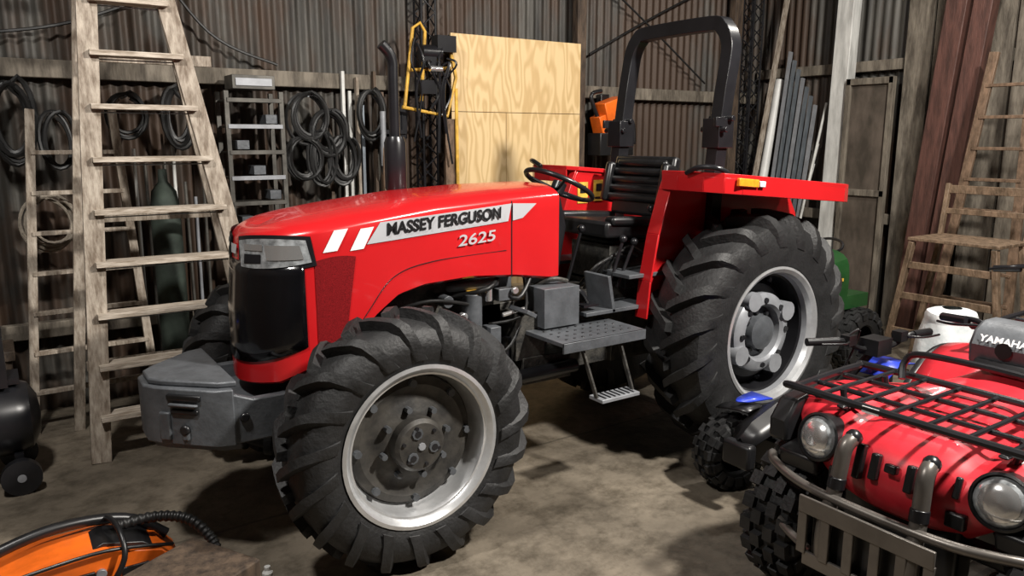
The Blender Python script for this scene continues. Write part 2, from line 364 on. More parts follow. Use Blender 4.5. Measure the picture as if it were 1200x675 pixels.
# seat
M=MB().m(BLK)
M.box((.55,0,1.25),(.48,.48,.09),(0,-.06,0)); M.box((.33,0,1.40),(.08,.40,.2),(0,-.15,0))
M.box((.55,.22,1.30),(.42,.08,.05),(0,-.06,0)); M.box((.55,-.22,1.30),(.42,.08,.05),(0,-.06,0)); M.box((.52,0,1.17),(.3,.3,.06))
for k in range(5): M.box((.362-.016*k,0,1.405+.050*k),(.07,.45-.02*max(0,k-2),.046),(0,-.22,0))
M.box((.30,0,1.51),(.06,.50,.28),(0,-.22,0))
for s in (1,-1): M.box((.35,s*.235,1.49),(.10,.05,.24),(0,-.22,0))
M.obj('seat',T,bev=.018)
# fenders
for s in (1,-1):
    M=MB().m(RED)
    pf=[(.68,.80),(.66,1.0),(.61,1.25),(.535,1.48),(.50,1.56),(-.50,1.48),(-.62,1.30),(-.68,.98),(-.64,.84)]
    M.prism([(a,b) for a,b in pf],'y',s*.375,s*.395)
    for a,b in zip(pf[:4],pf[1:5]):
        q=[V((a[0],s*.375,a[1])),V((a[0],s*.465,a[1])),V((b[0],s*.465,b[1])),V((b[0],s*.375,b[1]))]
        o=V((.012,0,.004)); M.add(q+[w+o for w in q],[(0,1,2,3),(4,5,6,7),(0,1,5,4),(1,2,6,5),(2,3,7,6),(3,0,4,7)])
    sl=lambda q:V((q.x,q.y,q.z+(q.x-.6)*.085))
    top=[(.50,s*.36),(.56,s*.41),(.585,s*.55),(.58,s*.72),(.53,s*.81),(.43,s*.84),(-.40,s*.86),(-.48,s*.83),(-.50,s*.76),(-.50,s*.36)]
    M.prism(top,'z',1.565,1.59,sl)
    rim=top[1:9]
    for a,b in zip(rim,rim[1:]):
        c=V((.05,s*.6,0)); ins=lambda p:(V((p[0],p[1],0))+(c-V((p[0],p[1],0))).normalized()*.012)
        q=[V((a[0],a[1],1.49)),V((b[0],b[1],1.49)),V((b[0],b[1],1.57)),V((a[0],a[1],1.57))]
        ia,ib=ins(a),ins(b); q2=[V((ia.x,ia.y,1.49)),V((ib.x,ib.y,1.49)),V((ib.x,ib.y,1.57)),V((ia.x,ia.y,1.57))]
        M.add([sl(w) for w in q+q2],[(0,1,2,3),(4,5,6,7),(0,1,5,4),(1,2,6,5),(2,3,7,6),(3,0,4,7)])
    M.obj('fender',T,bev=.006)
    M=MB().m(AMB).box((.40,s*.848,1.535),(.15,.02,.04),(0,-.085,0)); M.m(WHT).box((.30,s*.852,1.525),(.04,.02,.03),(0,-.085,0))
    M.m(MBLK).tube(cr([(.60,s*.62,1.58),(.60,s*.70,1.61),(.56,s*.78,1.61),(.50,s*.80,1.585)],5),.014,8); M.obj('fender_light',T,bev=.004)
M=MB()
for x,z in ((.46,1.42),(.33,1.43)):
    M.m(YEL).box((x,-.371,z),(.08,.006,.13)); M.m(BLK).box((x,-.367,z+.02),(.045,.004,.045)); M.box((x,-.367,z-.045),(.06,.004,.012))
M.obj('warning_stickers',T)
# ROPS
M=MB().m(MBLK); hw=.40
side=[(.16,hw,.95),(.15,hw,1.5),(.10,hw,1.95),(.06,hw,2.19),(.05,hw-.012,2.28),(.045,hw-.06,2.355),(.04,hw-.15,2.385)]
P=[V(q) for q in side]+[V((q[0],-q[1],q[2])) for q in side[::-1]]
P2=cr(P,4); M.tube(P2,.056,4,ref=(1,0,0),phase=pi/4)
for s in (1,-1):
    M.box((.13,s*hw,1.78),(.12,.12,.16)); M.cyl((.11,s*(hw-.08),1.86),(.11,s*(hw+.09),1.86),.016,10); M.cyl((.17,s*(hw-.08),1.80),(.17,s*(hw+.1),1.80),.016,10); M.box((.19,s*(hw+.06),1.84),(.07,.02,.05)); M.box((.15,s*.38,.95),(.16,.1,.25))
M.obj('roll_bar',T,bev=.012)
# exhaust
M=MB().m(MBLK); e=(1.78,-.27)
M.cyl((*e,1.40),(*e,1.50),.03,14); M.lathe([(0,0),(.05,0),(.056,.01),(.056,.24),(.045,.27),(0,.27)],(*e,1.49),(0,0,1),24)
M.tube(cr([(*e,1.74),(*e,2.05),(*e,2.12),(e[0]+.02,e[1],2.17),(e[0]+.06,e[1],2.21)],5),.027,14); M.obj('exhaust',T)
# front weight frame
M=MB().m(GRY)
pl=[(3.09,-.07),(3.09,.07),(3.05,.13),(2.87,.31),(2.80,.33),(2.80,-.33),(2.87,-.31),(3.05,-.13)]
M.prism(pl,'z',.53,.77); M.prism([(x-.02,y*.92) for x,y in pl],'z',.77,.795); M.prism([(x-.03,y*.9) for x,y in pl],'z',.50,.53)
for s in (1,-1):
    M.prism([(2.84,.76),(2.72,.71),(2.5,.71),(2.3,.66),(2.3,.53),(2.84,.53)],'y',s*.27,s*.31)
    M.m(MBLK).cyl((2.76,s*.30,.64),(2.76,s*.325,.64),.02,10).cyl((2.56,s*.30,.62),(2.56,s*.325,.62),.02,10); M.m(GRY)
M.box((2.55,0,.60),(.55,.5,.10))
for s in (1,-1):
    d_=V((-.18,s*.18,0)).normalized(); c=V((2.965,s*.213,0)); n=V((.707,s*.707,0))
    M.m(BLK); R=Matrix((d_,n,V((0,0,1)))).transposed()
    M.box(c+V((0,0,.735))+n*.004,(.15,.02,.026),R); M.m(GRY).box(c+V((0,0,.705))+n*.012,(.13,.02,.014),R); M.m(BLK).box(c+V((0,0,.675))+n*.002,(.12,.02,.022),R)
    M.cyl(c+V((0,0,.60)),c+V((0,0,.60))+n*.02,.022,10); M.m(GRY).box(c+V((0,0,.585))+n*.006,(.03,.02,.06),R)
    M.m(GRY).box(c+V((0,0,.61))-d_*.09+n*.003,(.05,.02,.12),R)
M.obj('front_weight',T,bev=.010)
# ------------------------------------------------ QUAD BIKE (red)
def knobby(M,c,R,rb,w,N,mt,steer=0,kh=.018):
    st=Matrix.Rotation(steer,3,'Z'); c=V(c); base=len(M.v)
    Rb=R-kh; h=[(rb,.36),(rb+.01,.46),((rb+Rb)/2,.5),(Rb-.03,.47),(Rb,.38),(Rb+.004,0)]
    M.m(mt).lathe([(r,a*w) for r,a in h]+[(r,-a*w) for r,a in h[::-1][1:]],c,(0,1,0),40)
    for k in range(N):
        for (a,off,wd) in ((-.36,0,.17),(-.13,.5,.15),(.13,0,.15),(.36,.5,.17)):
            ph=2*pi*(k+off)/N; rr=Rb-(.006 if abs(a)>.3 else -.002); dirr=V((math.sin(ph),0,math.cos(ph)))
            R_=Matrix((V((math.cos(ph),0,-math.sin(ph))),V((0,1,0)),dirr)).transposed()
            M.box(c+dirr*(rr+kh*.5)+V((0,a*w,0)),(2*pi*R/N*.55,wd*w*1.25,kh*1.3),R_)
            if abs(a)>.3: M.box(c+dirr*(rr-.03)+V((0,(.47 if a>0 else -.47)*w,0)),(2*pi*R/N*.5,.03,.045),R_)
    for i in range(base,len(M.v)): M.v[i]=c+st@(M.v[i]-c)
def smallrim(M,c,rb,w,o,mt,steer=0):
    st=Matrix.Rotation(steer,3,'Z'); ax=st@V((0,o,0))
    M.m(mt).lathe([(rb,.36*w),(rb+.006,.40*w),(rb-.01,.36*w),(rb-.02,.1*w),(rb*.6,.05*w),(rb*.5,.15*w),(0,.15*w)],c,ax,28)
yc=2.13
Q=root('quad_bike',(.45,yc,0))
M=MB()
for s in (1,-1):
    knobby(M,(.95,yc+s*.44,.30),.30,.15,.22,20,TYR,0,.024); smallrim(M,(.95,yc+s*.44,.30),.15,.22,s,GRY)
    knobby(M,(-.28,yc+s*.42,.30),.30,.15,.26,20,TYR,0,.024); smallrim(M,(-.28,yc+s*.42,.30),.15,.26,s,GRY)
M.obj('wheels',Q)
NB=24
def brow(x,z,hw,sag,back,ridge=0,n=NB):
    out=[]
    for i in range(n+1):
        u=-1+2*i/n; a=abs(u)
        rz=ridge*(1-min(1,abs(a-.42)/.12)) if ridge else 0
        out.append(V((x-back*(a**2.2),yc+u*hw,z-sag*(a**2.5)-max(0,rz))))
    return out
M=MB().m(ARED)
R_=[brow(1.10,.50,.20,0,.03),brow(1.17,.53,.26,-.03,.05),brow(1.20,.60,.34,-.02,.10),brow(1.19,.68,.44,-.01,.12),brow(1.15,.745,.47,-.005,.13,.015),brow(1.06,.785,.485,-.01,.10,.035),brow(.93,.80,.49,-.01,.06,.04),brow(.80,.81,.47,-.0,.03,.04),brow(.66,.82,.40,.03,0,.03),brow(.52,.85,.22,.05,0),brow(.30,.90,.16,.06,0)]
M.grid(R_).obj('front_bodywork',Q,solid=.012,sub=1)
M=MB().m(BLK)
for k,y in enumerate((-.115,-.06,0,.06,.115)):
    L_=.12 if k in(0,4) else .09
    if y==0: M.box((1.195,yc,.70),(.03,.04,.03),(0,-.22,0)); continue
    M.box((1.188,yc+y,.685),(.03,.028,L_),(0,-.22,0))
for y in (-.2,.2): M.box((1.17,yc+y,.60),(.03,.06,.05))
for s in (1,-1):
    M.box((1.0,yc+s*.27,.808),(.16,.03,.012)); M.box((1.16,yc+s*.19,.70),(.02,.02,.07),(0,-.3,0))
M.obj('air_slots',Q,bev=.008)
M=MB()
for s in (1,-1):
    c=V((1.135,yc+s*.305,.695)); n=V((.93,s*.12,.22)).normalized()
    M.m(BLK).lathe([(.088,-.05),(.088,.012),(.080,.018),(.074,.0),(.074,-.02)],c,n,32)
    M.m(LENS).lathe([(.076,.008),(.064,.022),(.04,.034),(0,.038)],c,n,28); M.m(CHR).lathe([(.058,.027),(.045,.036),(.03,.040),(0,.042)],c,n,16)
M.obj('headlights',Q)
M=MB()
for s in (1,-1):
    for (cx,ww,ta,tb) in ((.95,.22,-1.25,.10),(-.28,.28,-1.25,1.2)):
        rows=[]
        for i in range(15):
            t=ta+(tb-ta)*i/14; r=.42
            px=cx+r*math.sin(t); pz=.33+(r+.04)*math.cos(t)
            rows.append([V((px,yc+s*(.30+ww*j/4),pz+.01-.03*(j/4)**2)) for j in range(5)])
        M.m(ARED).grid(rows)
        rows=[[r[4],r[4]+V((0,s*.035,-.012)),r[4]+V((0,s*.04,-.05))] for r in rows]; M.m(BLK).grid(rows)
M.obj('fenders',Q,solid=.01)
M=MB().m(BLK)
for s in (1,-1):
    M.prism([(1.12,.62),(1.12,.70),(1.06,.775),(.86,.80),(.78,.76),(.92,.68),(1.04,.60)],'y',yc+s*.455,yc+s*.535)
    M.prism([(1.14,.54),(1.16,.61),(1.05,.63),(1.0,.58)],'y',yc+s*.30,yc+s*.46)
    M.box((.95,yc+s*.25,.42),(.08,.3,.05)); M.cyl((.95,yc+s*.2,.62),(.95,yc+s*.33,.34),.03,12)
    M.box((.35,yc+s*.42,.30),(.7,.16,.03)); M.box((-.28,yc+s*.2,.30),(.1,.4,.06))
M.box((.35,yc,.42),(1.2,.26,.2)); M.box((.85,yc,.55),(.5,.3,.25)); M.box((1.08,yc,.45),(.1,.4,.2))
M.obj('frame',Q,bev=.012)
M=MB().m(TAUPE)
for s in (1,-1):
    M.tube(cr([(1.215,yc+s*.13,.765),(1.25,yc+s*.135,.735),(1.27,yc+s*.14,.62),(1.31,yc+s*.15,.45),(1.28,yc+s*.15,.32),(1.1,yc+s*.15,.30)],6),.026,12)
    M.m(MBLK).sph((1.21,yc+s*.13,.768),.029,12); M.cyl((1.268,yc+s*.139,.64),(1.275,yc+s*.141,.60),.029,12); M.m(TAUPE)
M.tube(cr([(1.08,yc-.50,.50),(1.13,yc-.50,.565),(1.22,yc-.42,.58),(1.29,yc-.25,.575),(1.30,yc,.57),(1.29,yc+.25,.575),(1.22,yc+.42,.58),(1.13,yc+.50,.565),(1.08,yc+.50,.50)],6),.016,10)
for s in (1,-1): M.tube(cr([(1.08,yc+s*.50,.50),(1.14,yc+s*.47,.42),(1.22,yc+s*.38,.36),(1.29,yc+s*.2,.34)],6),.016,10)
M.box((1.335,yc,.53),(.012,.46,.06)); M.box((1.325,yc,.335),(.012,.42,.05))
for y in (-.215,-.13,-.045,.045,.13,.215): M.box((1.33,yc+y,.43),(.012,.034,.16))
M.m(BLK).box((1.29,yc,.43),(.01,.40,.2))
M.obj('bumper',Q,bev=.010)
M=MB().m(MBLK)
def rack(x0,x1,hw,z,n):
    r=.06
    M.tube(cr([(x0,yc-hw+r,z),(x0,yc+hw-r,z),(x0+r,yc+hw,z),(x1-r,yc+hw*.95,z),(x1,yc+hw*.85,z+.01),(x1,yc-hw*.85,z+.01),(x1-r,yc-hw*.95,z),(x0+r,yc-hw,z)],5,True),.014,8,closed=True)
    for k in range(n): y=-hw+.0+2*hw*(k+1)/(n+1); M.cyl((x0,yc+y,z),(x1,yc+y,z),.009,8)
    for q in (.33,.66): x=x0+(x1-x0)*q; M.cyl((x,yc-hw*.96,z-.01),(x,yc+hw*.96,z-.01),.010,8)
rack(.66,1.16,.44,.855,6); rack(-.75,-.15,.42,.90,5)
for s in (1,-1):
    for x in (.75,1.02): M.cyl((x,yc+s*.3,.855),(x,yc+s*.28,.76),.012,8)
    M.cyl((-.3,yc+s*.3,.9),(-.3,yc+s*.28,.72),.012,8)
M.tube(cr([(.74,yc-.24,.86),(.71,yc-.25,.92),(.70,yc-.18,.96),(.70,yc+.18,.96),(.71,yc+.25,.92),(.74,yc+.24,.86)],5),.013,8)
M.m(WHT).box((1.177,yc-.10,.864),(.004,.06,.022))
M.obj('racks',Q)
M=MB().m(ARED); M.grid([brow(.50,.82,.18,.1,0),brow(.40,.90,.17,.10,0),brow(.30,.93,.15,.12,0),brow(.12,.93,.13,.14,0),brow(.0,.86,.13,.12,0)]).obj('tank',Q,solid=.01,sub=1)
M=MB().m(BLK); M.box((-.18,yc,.84),(.62,.26,.10),(0,.05,0)); M.obj('seat',Q,bev=.04)
M=MB().m(MBLK)
M.tube(cr([(.18,yc-.38,1.0),(.24,yc-.22,1.02),(.30,yc-.08,.98),(.30,yc+.08,.98),(.24,yc+.22,1.02),(.18,yc+.38,1.0)],6),.012,10)
for s in (1,-1): M.cyl((.24,yc+s*.26,1.015),(.18,yc+s*.39,1.0),.018,12); M.tube(cr([(.27,yc+s*.2,1.01),(.29,yc+s*.3,1.0),(.24,yc+s*.38,.99)],4),.006,6)
M.cyl((.42,yc,.8),(.33,yc,.98),.02,10)
M.obj('handlebar',Q)
M=MB().m(GRY); M.prism([(.45,.90),(.46,.98),(.43,1.03),(.37,1.06),(.27,1.06),(.24,.96)],'y',yc-.15,yc+.15); M.m(BLK).box((.455,yc,.915),(.05,.24,.03)); M.lathe([(.0,.0),(.03,.0)],(.466,yc-.02,.975),(1,0,.1),16); M.obj('instrument_pod',Q,bev=.02)
text('YAMAHA',Q,'pod_lettering',(.462,yc-.11,.998),.17,.028,(0,1,0),(-.5,0,.86),WHT,.03)
# ------------------------------------------------ KIDS QUAD (blue)
K=root('kids_quad_bike',(.2,1.18,0)); ky=1.16
M=MB()
for s in (1,-1):
    knobby(M,(.53,ky+s*.22,.19),.19,.09,.15,15,TYR,-.25 ,.016); smallrim(M,(.53,ky+s*.22,.19),.09,.15,s,BLK,-.25)
    knobby(M,(-.30,ky+s*.22,.19),.19,.09,.15,15,TYR,0,.016); smallrim(M,(-.30,ky+s*.22,.19),.09,.15,s,BLK)
M.obj('wheels',K)
M=MB()
for s in (1,-1):
    for cx in (.52,-.30):
        rows=[]
        for i in range(9):
            t=-1.0+1.3*i/8; px=cx+.24*math.sin(t); pz=.20+.26*math.cos(t)
            rows.append([V((px,ky+s*(.08+.20*j/3),pz-.03*(j/3)**2)) for j in range(4)])
        M.m(BLK).grid(rows)
    M.m(BLU).grid([[V((x,ky+s*y,z)) for y in (a,b)] for x,z,a,b in ((.38,.475,.10,.23),(.46,.475,.12,.22),(.53,.478,.13,.20),(.58,.485,.15,.165))])
rows=[[V((x,ky+u*hw_,z-.05*abs(u))) for u in (-1,-.5,0,.5,1)] for x,z,hw_ in ((.74,.38,.05),(.66,.44,.09),(.48,.50,.10),(.3,.53,.08),(.1,.50,.08))]
M.m(BLK).grid(rows); M.m(BLU).grid([[V((x,ky+.16+u*.10,z)) for u in (-1,0,1)] for x,z in ((-.02,.60),(-.12,.66),(-.25,.64))]); M.obj('fenders',K,solid=.008)
M=MB().m(BLK); M.box((.1,ky,.26),(.9,.14,.16)); M.box((-.15,ky,.50),(.5,.16,.09)); M.box((.52,ky,.2),(.05,.4,.04)); M.box((-.3,ky,.2),(.05,.4,.04)); M.box((.74,ky,.30),(.06,.16,.12)); M.box((-.15,ky,.40),(.4,.12,.16)); M.obj('frame',K,bev=.015)
M=MB().m(BLK)
cb=V((.02,1.36,.80)); hd=V((-.93,.30,0)).normalized(); pd=V((.30,.93,0)).normalized()
M.tube(cr([cb-hd*.38-pd*.02,cb-hd*.2,cb-hd*.08-V((0,0,.05)),cb+hd*.08-V((0,0,.05)),cb+hd*.2,cb+hd*.34-pd*.02],5),.013,8)
for s,e_ in ((1,.34),(-1,.38)): M.cyl(cb+hd*s*.22,cb+hd*s*e_-pd*.02*1,.020,10); M.tube(cr([cb+hd*s*.16,cb+hd*s*.22+pd*.06,cb+hd*s*.34+pd*.04],4),.006,6)
M.box(cb+V((0,0,-.04)),(.12,.1,.08)); M.box(cb+hd*.14,(.06,.05,.05)); M.box(cb-hd*.16,(.06,.05,.05)); M.cyl((.12,ky+.05,.48),cb-V((0,0,.05)),.022,10)
M.tube(cr([cb-hd*.2,cb-hd*.1+V((0,0,.04)),(.15,ky+.1,.6),(.2,ky,.5)],5),.006,6); M.obj('handlebar',K)
# ------------------------------------------------ LAWN TRACTOR (green)
ly=-.10
Lr=root('lawn_tractor',(-1.5,ly,0))
M=MB().m(GRN)
rows=[]
for x,hw_,zt in ((-1.05,.16,.78),(-1.07,.20,.82),(-1.2,.23,.88),(-1.5,.25,.92),(-1.65,.25,.94)):
    rows.append([V((x,ly+y*hw_,z)) for y,z in ((1,.48),(1.02,zt-.14),(.93,zt-.05),(.6,zt),(0,zt+.01),(-.6,zt),(-.93,zt-.05),(-1.02,zt-.14),(-1,.48))])
M.grid(rows); M.add([rows[0][i] for i in range(9)],[tuple(range(9))]); M.obj('hood',Lr,sub=1)
M=MB().m(GRN).box((-1.80,ly,.55),(.3,.46,.10)); M.m(YEL).box((-1.42,ly+.257,.74),(.30,.004,.022)); M.m(BLK).box((-1.72,ly,.72),(.12,.3,.25)); M.box((-1.45,ly,.40),(.85,.4,.2))
for s in (1,-1): knobby(M,(-1.2,ly+s*.24,.19),.19,.09,.12,16,TYR,0,.01); knobby(M,(-1.80,ly+s*.26,.25),.25,.12,.14,16,TYR,0,.01)
M.m(YEL)
for s in (1,-1): M.lathe([(.09,.02),(.08,.05),(0,.05)],(-1.2,ly+s*.24,.19),(0,s,0),20)
M.m(BLK).cyl((-1.68,ly,.88),(-1.74,ly,.95),.015); M.tube([V((-1.74,ly,.95))+V((-.05*math.sin(t)*.8,.12*math.cos(t),.05*math.sin(t))) for t in [2*pi*k/24 for k in range(24)]],.010,8,closed=True)
M.obj('chassis',Lr)
# ------------------------------------------------ ROOM
YB=-2.32; XR=-3.55
def corr(name,p0,p1,z0,z1,n,amp=.014,pitch=.088,mt=CORR):
    p0=V((*p0,0));p1=V((*p1,0)); L=(p1-p0).length; d=(p1-p0).normalized(); nn=V((*n,0)); N=int(L/pitch*6)
    rows=[[],[]]
    for i in range(N+1):
        q=p0+d*(L*i/N)+nn*amp*math.sin(2*pi*(L*i/N)/pitch)
        rows[0].append(V((q.x,q.y,z0)));rows[1].append(V((q.x,q.y,z1)))
    return MB().m(mt).grid(rows).obj(name,None,ang=80,solid=0)
corr('wall_back',(XR,YB),(5.6,YB),0,4.2,(0,1)); corr('wall_right',(XR,YB),(XR,5.4),0,4.2,(1,0))
corr('wall_left',(5.6,YB),(5.6,5.4),0,4.2,(-1,0)); corr('wall_front',(XR,5.4),(5.6,5.4),0,4.2,(0,-1))
FL=mat('concrete',(.10,.083,.062),.62,0,0,1.1,col2=(.255,.215,.163),bump=.3,bscale=18,thr=(.32,.66))
N=FL.node_tree; b=N.nodes['Principled BSDF']; rmp=[n for n in N.nodes if n.type=='VALTORGB'][0]; tc=[n for n in N.nodes if n.type=='TEX_COORD'][0]
n2=N.nodes.new('ShaderNodeTexNoise'); n2.inputs['Scale'].default_value=5; n2.inputs['Detail'].default_value=11; n2.inputs['Roughness'].default_value=.75; N.links.new(tc.outputs['Object'],n2.inputs['Vector'])
r2=N.nodes.new('ShaderNodeValToRGB'); r2.color_ramp.elements[0].position=.38; r2.color_ramp.elements[0].color=(.30,.28,.25,1); r2.color_ramp.elements[1].position=.56; r2.color_ramp.elements[1].color=(1,1,1,1)
N.links.new(n2.outputs['Fac'],r2.inputs['Fac'])
mx=N.nodes.new('ShaderNodeMixRGB'); mx.blend_type='MULTIPLY'; mx.inputs['Fac'].default_value=.75; N.links.new(rmp.outputs['Color'],mx.inputs['Color1']); N.links.new(r2.outputs['Color'],mx.inputs['Color2'])
br=N.nodes.new('ShaderNodeTexBrick'); br.inputs['Scale'].default_value=1; br.inputs['Brick Width'].default_value=2.4; br.inputs['Row Height'].default_value=2.1; br.inputs['Mortar Size'].default_value=.010; br.inputs['Color1'].default_value=(1,1,1,1); br.inputs['Color2'].default_value=(.93,.93,.93,1); br.inputs['Mortar'].default_value=(.4,.4,.4,1); br.offset=0
nz=N.nodes.new('ShaderNodeTexNoise'); nz.inputs['Scale'].default_value=3; nz.inputs['Detail'].default_value=6; N.links.new(tc.outputs['Object'],nz.inputs['Vector'])
mv=N.nodes.new('ShaderNodeMixRGB'); mv.blend_type='ADD'; mv.inputs['Fac'].default_value=.06; N.links.new(tc.outputs['Object'],mv.inputs['Color1']); N.links.new(nz.outputs['Color'],mv.inputs['Color2']); N.links.new(mv.outputs[0],br.inputs['Vector'])
m2=N.nodes.new('ShaderNodeMixRGB'); m2.blend_type='MULTIPLY'; m2.inputs['Fac'].default_value=.7; N.links.new(mx.outputs[0],m2.inputs['Color1']); N.links.new(br.outputs['Color'],m2.inputs['Color2']); N.links.new(m2.outputs[0],b.inputs['Base Color'])
MB().m(FL).box((1.025,1.54,-.05),(9.3,7.9,.1)).obj('floor')
MB().m(CORR).box((1.025,1.54,4.22),(9.3,7.9,.04)).obj('ceiling')
MB().m(GWOOD).box((1.0,YB+.055,2.17),(9.0,.07,.11)).obj('trim_1',bev=.006)
MB().m(GWOOD).box((1.0,YB+.055,.55),(9.0,.07,.10)).obj('trim_2',bev=.006)
MB().m(GWOOD).box((1.0,YB+.055,3.3),(9.0,.07,.10)).obj('trim_3',bev=.006)
MB().m(GWOOD).box((XR+.055,1.5,2.42),(.07,7.5,.10)).obj('trim_4',bev=.006)
MB().m(GWOOD).box((XR+.055,1.5,1.0),(.07,7.5,.10)).obj('trim_5',bev=.006)
MB().m(WPNT).bar((XR+.17,-1.20,0),(XR+.17,-1.14,4.2),.13,.17,(0,1,0)).obj('white_post',bev=.006)
MB().m(DWOOD).box((-.95,YB+.14,2.1),(.10,.08,4.2)).obj('wall_post',bev=.006)
MB().m(DWOOD).box((-3.0,YB+.14,2.1),(.12,.08,4.2)).obj('wall_post',bev=.006)
MB().m(RWOOD).bar((-3.2,-.26,0),(-3.2,.06,4.2),.17,.14,(1,0,0)).obj('timber_post',bev=.006)
MB().m(RWOOD).bar((-3.2,-.07,0),(-3.2,.27,4.2),.15,.12,(1,0,0)).obj('timber_post',bev=.006)
for k,(y0,y1) in enumerate(((-.60,-.36),(-.35,-.10),(.02,.30),(.31,.62),(.64,.98),(1.0,1.3))):
    MB().m(GWOOD).box((XR+.12,(y0+y1)/2,1.9),(.03,y1-y0-.01,3.8)).obj('board_panel',bev=.004)
fr=root('window_frame',(XR+.25,-.85,0)); M=MB().m(GWOOD)
for y in (-1.04,-.62): M.box((XR+.25,y,1.15),(.05,.05,2.3))
for z in (.04,1.25,2.27): M.box((XR+.25,-.83,z),(.05,.46,.06))
M.m(PANEL).box((XR+.24,-.83,1.15),(.012,.38,2.2)); M.obj('frame',fr,bev=.004)
# plywood
PL=mat('plywood',(.60,.41,.19),.6,0,0,3,col2=(.75,.55,.29))
N=PL.node_tree; b=N.nodes['Principled BSDF']; rmp=[n for n in N.nodes if n.type=='VALTORGB'][0]; tc=[n for n in N.nodes if n.type=='TEX_COORD'][0]
nn=N.nodes.new('ShaderNodeTexNoise'); nn.inputs['Scale'].default_value=1.5; nn.inputs['Detail'].default_value=2.5; mp=N.nodes.new('ShaderNodeMapping'); mp.inputs['Scale'].default_value=(2.6,1,.6)
N.links.new(tc.outputs['Object'],mp.inputs[0]); N.links.new(mp.outputs[0],nn.inputs['Vector'])
ma=N.nodes.new('ShaderNodeMath'); ma.operation='MULTIPLY'; ma.inputs[1].default_value=85; mb_=N.nodes.new('ShaderNodeMath'); mb_.operation='SINE'
N.links.new(nn.outputs['Fac'],ma.inputs[0]); N.links.new(ma.outputs[0],mb_.inputs[0])
mc=N.nodes.new('ShaderNodeMapRange'); mc.inputs[1].default_value=-1; mc.inputs[2].default_value=1; N.links.new(mb_.outputs[0],mc.inputs[0]); N.links.new(mc.outputs[0],rmp.inputs['Fac']); rmp.color_ramp.elements[0].position=0; rmp.color_ramp.elements[1].position=.8
px=.10
ply=root('plywood_sheet',(-.34+px,YB+.2,0)); M=MB().m(PL)
for x0,x1,z0,z1 in ((-.98,.32,0,.78),(-.98,.32,1.965,2.56),(-.98,-.20,.785,1.96),(-.195,.32,.785,1.96)):
    M.box(((x0+x1)/2+px,YB+.24,(z0+z1)/2),(x1-x0,.018,z1-z0))
M.m(DWOOD).box((-.33+px,YB+.215,1.28),(1.29,.03,2.54)); M.obj('panels',ply)
# metal shelf rack
rk=root('metal_rack',(1.97,-2.0,0)); M=MB().m(RSTEEL)
for x in (1.82,2.18):
    for y in (-2.18,-1.95): M.box((x,y,1.03),(.03,.03,2.06))
for k in range(11): z=.3+.17*k; M.box((2.0,-2.065,z),(.36,.25,.012)); M.m(LGRY if k%2 else RSTEEL).box((2.0,-1.935,z),(.36,.012,.028)); M.m(RSTEEL)
M.m(GRY)
for k in range(10): M.box((1.88+.1*(k%3),-2.05,.35+.17*k),(.08,.15,.06))
M.m(RSTEEL).box((1.99,-2.06,2.12),(.28,.20,.09)).m(LGRY).box((1.99,-1.955,2.12),(.24,.004,.05))
M.obj('shelves',rk,bev=.002)
# hose coils
def coil(x,z,r,n,mt,rad,name='hose_coil',ky_=1.25,y0=YB+.22):
    P=[]
    nn=[random.uniform(.85,1.12) for _ in range(n+2)]; ox=[random.uniform(-.03,.03) for _ in range(n+2)]
    for k in range(n*20):
        q=k/20; i=int(q); f=q-i; rr=r*(nn[i]*(1-f)+nn[i+1]*f); o=ox[i]*(1-f)+ox[i+1]*f
        t=2*pi*q; P.append(V((x+o+rr*math.sin(t),y0+.012*math.sin(q*2.3)+.015*(i%3),z+rr*ky_*math.cos(t)-r*ky_*(nn[i]-1))))
    M=MB().m(mt).tube(P,rad,6); M.m(STEEL).cyl((x,YB+.03,z+r*ky_*.9),(x,y0+.02,z+r*ky_*.95),.012,8); return M.obj(name)
coil(1.58,1.90,.13,7,HOSE,.013); coil(1.44,1.80,.12,6,HOSE,.015); coil(1.64,1.62,.11,6,HOSE,.012); coil(1.10,1.93,.10,6,HOSE,.012,'hose_coil',1.7)
coil(1.32,1.60,.10,6,HOSE,.013,'hose_coil',1.7); coil(1.50,1.62,.08,6,HOSE,.012,'hose_coil',2.2); coil(3.38,1.85,.10,6,HOSE,.016,'hose_coil',2.2); coil(3.24,1.25,.13,6,ROPE,.009,'rope_coil',1.2); coil(.94,1.62,.08,6,HOSE,.012,'hose_coil',2.2)
coil(2.75,1.9,.10,4,HOSE,.012); coil(2.45,1.9,.08,5,HOSE,.014,'hose_coil',2.2); coil(3.15,1.75,.08,4,HOSE,.012,'hose_coil',2.0)
bd=root('board_bundle',(1.2,-2.1,0)); M=MB()
for k,(x,t,mt,w) in enumerate(((1.27,2.24,WPNT,.03),(1.22,2.10,WPNT,.022),(1.16,2.2,WOOD,.035),(1.12,2.0,STEEL,.02),(1.38,1.95,DWOOD,.03),(1.02,2.25,DWOOD,.04),(.96,2.1,BWOOD,.03))):
    M.m(mt).bar((x+.03,-2.16,0.0),(x,YB+.115,t),w,.022)
M.obj('boards',bd)
yt=root('yard_tools',(.85,-1.95,0)); M=MB()
for k,(x,mt) in enumerate(((.90,WOOD),(.98,MBLK),(1.06,BWOOD))):
    M.m(mt).cyl((x,-1.93,0),(x-.02,-2.02,1.70+.08*k),.014,8)
M.m(MBLK).prism([(.84,1.75),(.94,1.75),(.95,1.95),(.89,2.02),(.83,1.95)],'y',-2.035,-2.025); M.box((.96,-2.02,1.80),(.22,.02,.03))
for k in range(4): M.cyl((.88+.05*k,-2.02,1.80),(.88+.05*k,-2.02,1.95),.006,6)
M.m(LGRY).cyl((1.04,-2.02,1.55),(1.04,-2.02,1.95),.022,10); M.obj('tools',yt)
